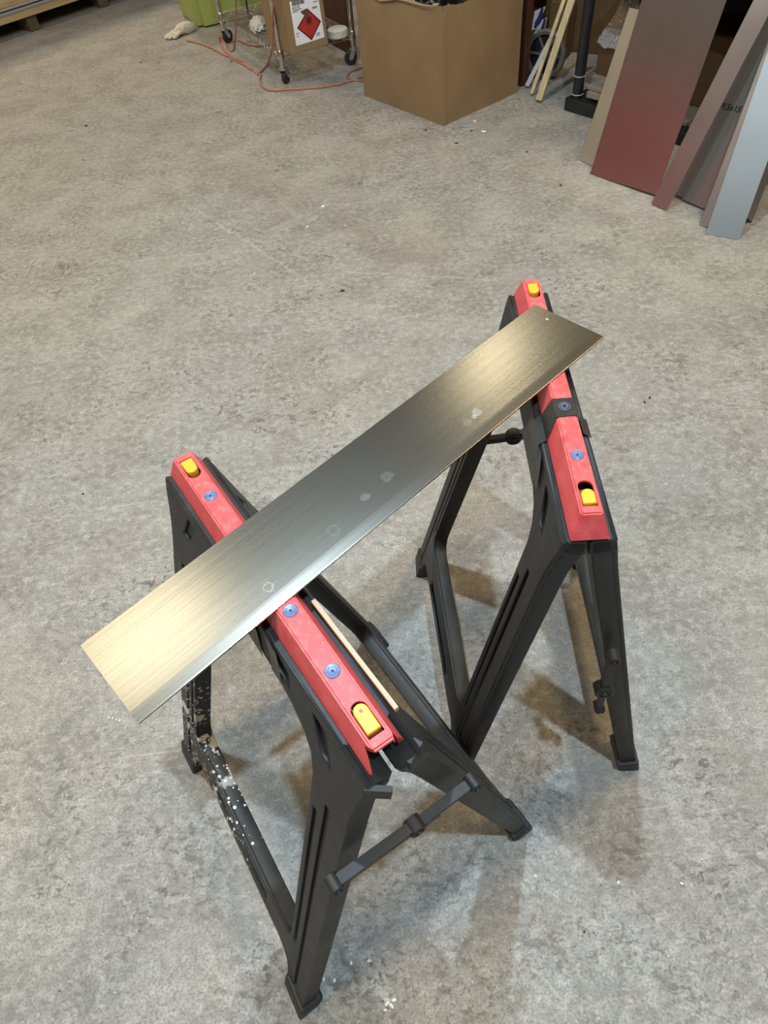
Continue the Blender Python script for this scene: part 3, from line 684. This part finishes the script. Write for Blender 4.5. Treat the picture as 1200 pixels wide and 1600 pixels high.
# ------------------------------------------------------------------ sheet-goods rack at the far left
pf = Vector((-2.16, 6.215, 0)); pd = Vector((math.cos(.735), math.sin(.735), 0)); pn = Vector((-pd.y, pd.x, 0))
rk = empty('sheet_goods_rack', pf, .735, 'tall storage rack at the far left holding stacked boards over wooden blocks', 'rack')
for x in (-1.26, 1.68):
    for y in (.08, 1.1): MB().box((x, y, 1.1), (.08, .08, 2.2), bev=.004).build('upright', M['rack'], rk)
MB().box((.21, .04, 1.86), (3.0, .06, .10)).build('beam', M['rack'], rk); MB().box((.21, .6, 1.925), (3.0, 1.2, .03)).build('shelf_deck', M['board'], rk)
def slab(z0, z1, y0, mat, name, label, x0=-1.2, x1=1.62, cat='board', extra=0):
    o = MB().box(((x0 + x1) / 2, y0 + .55, (z0 + z1) / 2), (x1 - x0, 1.1, z1 - z0), bev=.0015).build(name, mat)
    o.location = pf; o.rotation_euler = (0, 0, .735); return tag(o, label, cat, 'boards stacked on the far rack')
for i, x in enumerate((.035, .66, -.6, 1.3)):
    b = MB().box((x, .10, .0475), (.085, .17, .094), Matrix.Rotation(random.uniform(-.1, .1), 3, 'Z'), bev=.006).build('wood_block', M['blockw']); b.location = pf; b.rotation_euler = (0, 0, .735)
    tag(b, ('mossy wooden support block under the stacked boards, left one in view', 'mossy wooden support block under the stacked boards, right one in view', 'wooden support block under the board stack beyond the picture edge', 'wooden support block under the right end of the board stack')[i], 'block', 'support blocks')
slab(.0955, .128, -.01, M['board'], 'plywood_board', 'tan plywood board at the bottom of the far stack')
slab(.129, .139, .02, M['lightgrey'], 'grey_board', 'lowest grey board above the bottom plywood in the far stack')
slab(.140, .1505, .012, M['lightgrey'], 'grey_board', 'second grey board from the bottom of the far stack')
slab(.1515, .158, .03, M['rack'], 'dark_board', 'thin dark board between grey layers of the far stack')
slab(.159, .172, .022, M['lightgrey'], 'grey_board', 'uppermost grey board under the top plywood of the far stack')
slab(.1735, .21, .04, M['board'], 'plywood_board', 'tan plywood board lying on top of the far stack')
lr = MB().box((.21, .62, .02), (2.9, .05, .04)).build('floor_rail', M['lightgrey'], rk)

# ------------------------------------------------------------------ right side: rack, leaning sheets, sticks
pb0 = at(899, 172); rdir = (at(925, 197) - at(890, 186)).normalized()
rr = empty('steel_rack', pb0, math.atan2(rdir.y, rdir.x), 'black steel storage rack with low plank deck behind the leaning sheets', 'rack')
RX = 1.35
for x in (0.0, RX):
    for y in (0, .62):
        pst = MB().lathe([(.026, .06), (.026, 1.9)], 16, Matrix.Translation((x, y, 0))).build('post', M['rack'], rr, True)
        if x == 0 and y == 0:
            for z in (.075, .155): MB().tube([(.0275 * math.cos(a * .5236), .0275 * math.sin(a * .5236), z) for a in range(12)], .0022, 6, True).build('cable_tie', M['tie'], pst)
MB().box((RX / 2, 0, .03), (RX + .09, .075, .058), bev=.006).build('base_beam', M['rack'], rr); MB().box((RX / 2, .62, .03), (RX + .09, .075, .058), bev=.006).build('base_beam', M['rack'], rr)
for x in (0, RX): MB().box((x, .31, .03), (.07, .54, .05)).build('base_beam', M['rack'], rr)
for k in range(9): MB().box((.13 + k * .135, .31, .066), (.125, .58, .014), bev=.002).build('deck_plank', M['plank'], rr)
MB().box((RX / 2, 0, .60), (RX, .05, .07)).build('shelf_beam', M['rack'], rr); MB().box((RX / 2, .62, .60), (RX, .05, .07)).build('shelf_beam', M['rack'], rr)
MB().box((RX / 2, .31, .642), (RX, .66, .014)).build('shelf_deck', M['rack'], rr); MB().box((RX / 2, .66, .95), (RX + .05, .012, 1.9)).build('dark_backing', M['rack'], rr)  # panel at the back is added to keep the gap behind the sheets dark
def rw(x, y, z): a = rr.rotation_euler.z; return Vector((pb0.x + math.cos(a) * x - math.sin(a) * y, pb0.y + math.sin(a) * x + math.cos(a) * y, z))
def place(o, x, y, z, da=0): o.location = rw(x, y, z); o.rotation_euler = (0, 0, rr.rotation_euler.z + da); return o
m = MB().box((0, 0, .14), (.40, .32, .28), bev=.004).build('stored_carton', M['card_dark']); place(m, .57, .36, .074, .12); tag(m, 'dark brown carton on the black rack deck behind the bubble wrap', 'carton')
m = MB().box((0, 0, .014), (.36, .11, .028), bev=.003).build('wood_offcut', M['plank']); place(m, .24, .05, .0745, .06); tag(m, 'weathered wood offcut lying on the rack deck behind the black post', 'offcut')
m = MB().box((0, 0, .01), (.30, .10, .02), bev=.003).build('wood_offcut', M['plank']); place(m, .20, .045, .1035, -.05); tag(m, 'small wood offcut resting on top of the larger one by the black post', 'offcut')
# bubble wrap sheet slumped over a carton
from mathutils import noise as nz
rows = []
for i in range(26):
    r = []
    for j in range(20):
        u, v = i / 25, j / 19; x = -.02 + .40 * u; y = .02 + .24 * v
        z = .385 - .16 * u * u - .13 * (1 - v) ** 2 + .05 * nz.noise(Vector((u * 4, v * 4, 1))) + .02 * nz.noise(Vector((u * 12, v * 12, 3)))
        r.append(Vector((x, y, z)))
    rows.append(r)
m = MB().grid(rows); bmesh.ops.solidify(m.bm, geom=list(m.bm.faces), thickness=.003); bw_ = m.build('bubble_wrap', M['film'], None, True); place(bw_, .0, .11, 0); tag(bw_, 'clear bubble wrap slumped over the rack deck right of the black post', 'bubble wrap')
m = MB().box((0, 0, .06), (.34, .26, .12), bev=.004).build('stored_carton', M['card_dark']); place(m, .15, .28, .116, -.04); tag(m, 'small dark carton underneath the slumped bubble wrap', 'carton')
m = MB().box((0, 0, .02), (.42, .30, .040), bev=.004).build('brown_board', M['plank']); place(m, .15, .28, .0745, .0); tag(m, 'brown board underneath the small carton on the rack deck', 'board')

def leaning(name, b0, b1, tpx, phi, length, mat, label, width=None, thick=.0016, push=0.0, lip=False):
    a = at(*b0); b = at(*b1); d = (b - a).normalized(); mm = Vector((-d.y, d.x, 0))
    if mm.dot(E1) < 0: mm = -mm
    n = (mm * math.cos(math.radians(phi)) - Vector((0, 0, 1)) * math.sin(math.radians(phi))).normalized()     # pointing to the back
    T = onpl(*tpx, a, n); up = (T - a).normalized(); wv = n.cross(up).normalized()
    if wv.dot(d) < 0: wv = -wv
    W = width or (b - a).dot(wv)
    org = a + n * push; zmin = min(0, (wv * W).z); org = org + up * ((.0005 - org.z - zmin) / up.z) if True else org
    nn = wv.cross(up)
    mb = MB(); mb.hexa([(0, 0, -thick / 2), (W, 0, -thick / 2), (W, length, -thick / 2), (0, length, -thick / 2), (0, 0, thick / 2), (W, 0, thick / 2), (W, length, thick / 2), (0, length, thick / 2)])
    if lip: mb.box((.006, length / 2, thick * .5 * (1 if nn.dot(n) < 0 else -1)), (.010, length, thick * 1.6))
    o = mb.build(name, mat)
    o.matrix_world = Matrix(((wv.x, up.x, nn.x, org.x), (wv.y, up.y, nn.y, org.y), (wv.z, up.z, nn.z, org.z), (0, 0, 0, 1)))
    tag(o, label, 'metal sheet', 'metal sheets leaning on the rack'); return o, W, nn.dot(n)
leaning('leaning_sheet', (905, 250), (926, 262), (975, 38), 18, .56, M['sheet_silver'], 'short silver metal sheet leaning leftmost beside the wide reddish one', width=.17)
leaning('leaning_sheet', (922, 272), (1024, 310), (1003, 0), 18, 1.25, M['sheet_mirror'], 'widest metal sheet with a red reflection, leaning against the black rack', lip=True)
leaning('leaning_sheet', (1017, 320), (1041, 330), (1178, 0), 21, 1.15, M['strip'], 'narrow smudged metal strip leaning over the right edge of the widest sheet', thick=.004)
s4, W4, sg4 = leaning('leaning_sheet', (1063, 316), (1108, 333), (1147, 145), 20, .80, M['sheet_dark'], 'dark mirror-like metal sheet with handwritten size 9.5x15 on it', width=.22)
leaning('leaning_sheet', (1050, 312), (1066, 318), (1134, 145), 20, .95, M['sheet_dark'], 'dark metal sheet just behind the handwritten one, showing as a thin left edge', width=.2, push=.012)
leaning('leaning_sheet', (1093, 352), (1106, 357), (1197, 75), 26, .62, M['sheet_edge'], 'dull grey metal sheet mostly hidden behind the pale blue galvanised one', width=.10, thick=.003)
sgv, Wg, sgg = leaning('leaning_sheet', (1103, 365), (1155, 374), (1200, 80), 26, .64, M['sheet_galv'], 'pale blue galvanised sheet leaning at the far right of the row', thick=.004, push=-.004)
leaning('leaning_sheet', (1158, 372), (1164, 368), (1203, 255), 26, .60, M['sheet_edge'], 'metal sheet seen edge-on right behind the pale blue galvanised one', width=.07, push=.03)
# handwriting on the dark sheet
nb = s4.matrix_world.to_3x3() @ Vector((0, 0, 1)); tl = s4.matrix_world.inverted() @ onpl(1125, 169, s4.matrix_world.translation, nb)
tr_ = s4.matrix_world.inverted() @ onpl(1162, 178, s4.matrix_world.translation, nb); dv = (tr_ - tl); dv.z = 0; ln = dv.length; dv.normalize()
pvv = Vector((-dv.y, dv.x, 0)); zo = -.0014 * (1 if sg4 > 0 else -1)
if pvv.y < 0: pvv = -pvv
text('9.5x15', ln / 3.3, M['ink'], s4, Matrix(((dv.x, pvv.x, 0, tl.x), (dv.y, pvv.y, 0, tl.y), (0, 0, 1, zo), (0, 0, 0, 1))), 'handwriting', shear=.25, thick=.0003)

# sticks leaning on the rack
def stick(b, t, zt, wx, wy, mat, label, name='wood_stick', over=1.25):
    a = at(*b); back = a + Vector((.34, .30, 0)); n = Vector((.70, .71, 0)); tp_ = onpl(*t, a + n * zt, n); e = a + (tp_ - a) * over
    d = (e - a).normalized(); o = MB().bar(a + Vector((0, 0, .012)), e, wx, wy, (-.6, -.8, .3)).build(name, mat)
    return tag(o, label, 'stick', 'sticks leaning on the rack')
stick((842, 160), (894, 0), .10, .032, .020, M['pine'], 'thick square pine stick leaning in front of the black rack post')
stick((831, 150), (882, 0), .13, .017, .017, M['pine'], 'thin pine stick leaning just left of the thick one')
stick((823, 138), (860, 62), .10, .022, .006, M['lightgrey'], 'short pale grey strip leaning leftmost of the three sticks', 'grey_strip', 1.0)

# carton with blue-printed tape, hand-truck wheel and brown post behind the big carton
kb0 = at(829, 118); kx = Vector((math.cos(-.70), math.sin(-.70), 0)); kx = Vector((.80, -.60, 0))
k0b = kb0 + Vector((.24, .32, 0)); ky = Vector((-kx.y, kx.x, 0))
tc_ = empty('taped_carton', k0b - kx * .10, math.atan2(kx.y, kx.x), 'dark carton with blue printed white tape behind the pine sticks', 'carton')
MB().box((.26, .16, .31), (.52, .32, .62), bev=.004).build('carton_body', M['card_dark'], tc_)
def kp(px, py):
    p = onpl(px, py, k0b, ky) - (k0b - kx * .10); return p.dot(kx), p.z
def kface(pts, mat, off, name, par):
    m = MB(); m.prism(pts, lambda x, z: Vector((x, -off, z)), lambda x, z: Vector((x, -off - .0008, z))); return m.build(name, mat, par)
t1 = kface([kp(831, 47), kp(840, 44), kp(853, 9.5), kp(835.5, 17)], M['white'], .0008, 'tape_label', tc_)
t2 = kface([kp(831, 80), kp(848.5, 68), kp(855.5, 27), kp(848, 30), kp(835, 52)], M['white'], .0022, 'tape_label', tc_)
for lpp in ([(834, 44), (838, 44), (842, 38), (841, 26), (836, 34)], [(840, 28), (846, 12), (849.5, 11.5), (847, 34), (842, 40)]): kface([kp(*p) for p in lpp], M['blueink'], .0018, 'blue_print', t1)
for lpp in ([(839, 48), (845, 46), (850.5, 29), (853.5, 29.5), (848, 58), (845, 61), (841, 56)], [(835, 74), (838, 66), (842, 69), (839, 74)]): kface([kp(*p) for p in lpp], M['blueink'], .0034, 'blue_print', t2)
# hand-truck wheel
hwp = at(846, 120); hax = Vector((-.62, -.74, .25)).normalized()
hc = at(849, 122); hc.z = .113
ht = empty('cart_wheel', (hc.x, hc.y, 0), 0, 'grey spoked hand-truck wheel behind the leaning sticks', 'wheel')
qm = Matrix.Translation((0, 0, hc.z)) @ Vector((-.66, -.75, .08)).to_track_quat('Z', 'Y').to_matrix().to_4x4()
R0 = .113
MB().lathe([(R0 * .80, -.016), (R0 * .93, -.02), (R0, -.012), (R0, .012), (R0 * .93, .02), (R0 * .80, .016), (R0 * .80, -.016)], 36, qm).build('tyre', M['grey'], ht, True)
MB().lathe([(.012, -.02), (.03, -.02), (.03, .02), (.012, .02)], 20, qm).build('hub', M['grey'], ht, True)
MB().lathe([(R0 * .2, -.004), (R0 * .8, -.004), (R0 * .8, .003), (R0 * .2, .003)], 30, qm).build('disc', M['rack'], ht, True)
for k in range(6):
    a = k * math.pi / 3; MB().bar(qm @ Vector((math.cos(a) * .025, math.sin(a) * .025, .006)), qm @ Vector((math.cos(a) * R0 * .82, math.sin(a) * R0 * .82, .006)), .010, .010).build('spoke', M['grey'], ht)
MB().lathe([(0, .0205), (.011, .0205), (.011, -.0205), (0, -.0205)], 16, qm).build('axle', M['hole'], ht, True)
dp = at(816, 141); dp = room(3.285, dp.dot(E2) + .05)
su = empty('wooden_shelving', dp, RA, 'dark reddish brown wooden shelving behind the large carton', 'shelving')
for x in (0, 1.08):
    for y in (0, .86): MB().box((x, y, .95), (.045, .045, 1.9), bev=.004).build('upright', M['brownwood'], su)
for z in (.72, 1.5): MB().box((.54, .43, z), (1.14, .92, .03), bev=.003).build('shelf', M['brownwood'], su)  # boards out of view, added overhead to keep the space below dark
MB().box((1.115, .43, .95), (.02, .92, 1.9)).build('dark_backing', M['brownwood'], su)
MB().box((.54, .895, .95), (1.14, .02, 1.9)).build('side_panel', M['brownwood'], su)
# bubble-wrapped roll hanging beside the sticks
hb = onpl(880, 10, k0b - ky * .10, ky)
br = blob('wrapped_roll', (hb.x, hb.y, .54), (.065, .06, .26), M['film'], None, 4, .12, 2, 4); tag(br, 'bubble-wrapped roll standing upright between taped carton and black post', 'roll')
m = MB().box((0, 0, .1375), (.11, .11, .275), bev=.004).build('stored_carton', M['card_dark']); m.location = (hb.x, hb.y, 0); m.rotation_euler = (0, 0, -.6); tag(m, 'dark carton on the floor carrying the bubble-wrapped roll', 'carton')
# cardboard on the second shelf behind the strip
sb_ = MB().box((0, 0, .15), (.48, .3, .30), bev=.004).build('stored_carton', M['card']); place(sb_, 1.05, .36, .0745, .1); tag(sb_, 'brown carton on the rack deck seen above the handwritten sheet', 'carton')
# black hose on the floor at the right edge
hp = at(1202, 300); hs = MB()
for k in range(3): hs.tube([(.09 * math.cos(a * .2618) , .09 * math.sin(a * .2618), .012 + .021 * k) for a in range(24)], .011, 8, True)
ho = hs.build('hose_coil', M['cable'], None, True); ho.location = (hp.x + .12, hp.y + .04, 0); tag(ho, 'coiled black hose on the floor right of the galvanised sheet', 'hose')

# red tool chest outside the picture on the left; the leaning sheets mirror it
tcst = empty('tool_chest', (-3.6, 2.0, 0), math.radians(90 + 5), 'large red enamelled tool chest with drawers standing left of the open floor', 'tool chest')
MB().box((.2, 0, .72), (2.4, .6, 1.2), bev=.012).build('chest_body', M['cabred'], tcst)
for k in range(5):
    for j in (-1, 1):
        dr = MB().box((.2 + j * .59, -.306, .25 + k * .23), (1.12, .02, .21), bev=.004).build('drawer', M['cabred'], tcst)
        MB().box((.2 + j * .59, -.325, .32 + k * .23), (.9, .02, .018), bev=.003).build('handle', M['zinc'], dr)
for x in (-.85, 1.25):
    for y in (-.22, .22): MB().lathe([(.06, -.02), (.06, .02)], 18, Matrix.Translation((x, y, .06)) @ Matrix.Rotation(math.pi / 2, 4, 'X')).build('caster', M['rubber'], tcst)
# ------------------------------------------------------------------ specks and crumbs on the floor
def flecks(name, pts, mat, label):
    mb = MB()
    for (x, y, s) in pts:
        p = at(x, y); b = bmesh.ops.create_icosphere(mb.bm, subdivisions=1, radius=1)['verts']; a = random.uniform(0, 3)
        for v in b:
            c = v.co * random.uniform(.75, 1.15); v.co = Vector((p.x + s * (c.x * math.cos(a) - c.y * .6 * math.sin(a)), p.y + s * (c.x * math.sin(a) + c.y * .6 * math.cos(a)), max(0, s * .35 * (c.z + .6))))
    return tag(mb.build(name, mat), label, 'crumbs', kind='stuff')
flecks('floor_crumbs', [(523, 1532, .0045), (506, 1530, .0035), (549, 1505, .004), (577, 1501, .0045), (756, 207, .016), (742, 190, .012), (505, 323, .012), (605, 1568, .006), (612, 1572, .006), (616, 1562, .005), (602, 1578, .004), (170, 1121, .003), (176, 1122, .003), (182, 1124, .003), (187, 1126, .003), (480, 355, .008), (540, 353, .007), (398, 428, .007), (837, 1369, .0035), (966, 1379, .004), (1065, 1380, .004)] + [(random.uniform(0, 1200), random.uniform(250, 1590), random.uniform(.001, .0022)) for _ in range(110)], M['chalk'], 'white paint flecks and crumbs scattered over the concrete floor')
flecks('floor_grit', [(535, 455, .011), (713, 224, .010), (665, 204, .009), (737, 205, .009), (362, 97, .01), (135, 197, .012), (282, 5, .02), (220, 98, .01), (1015, 622, .007), (1007, 629, .006), (130, 772, .005), (823, 238, .008), (130, 250, .006), (876, 290, .008), (218, 1455, .002), (575, 1287, .002), (868, 925, .004), (913, 1456, .003)] + [(random.uniform(0, 1200), random.uniform(200, 1590), random.uniform(.0008, .002)) for _ in range(90)], M['fleck'], 'dark grit and bits scattered over the concrete floor')
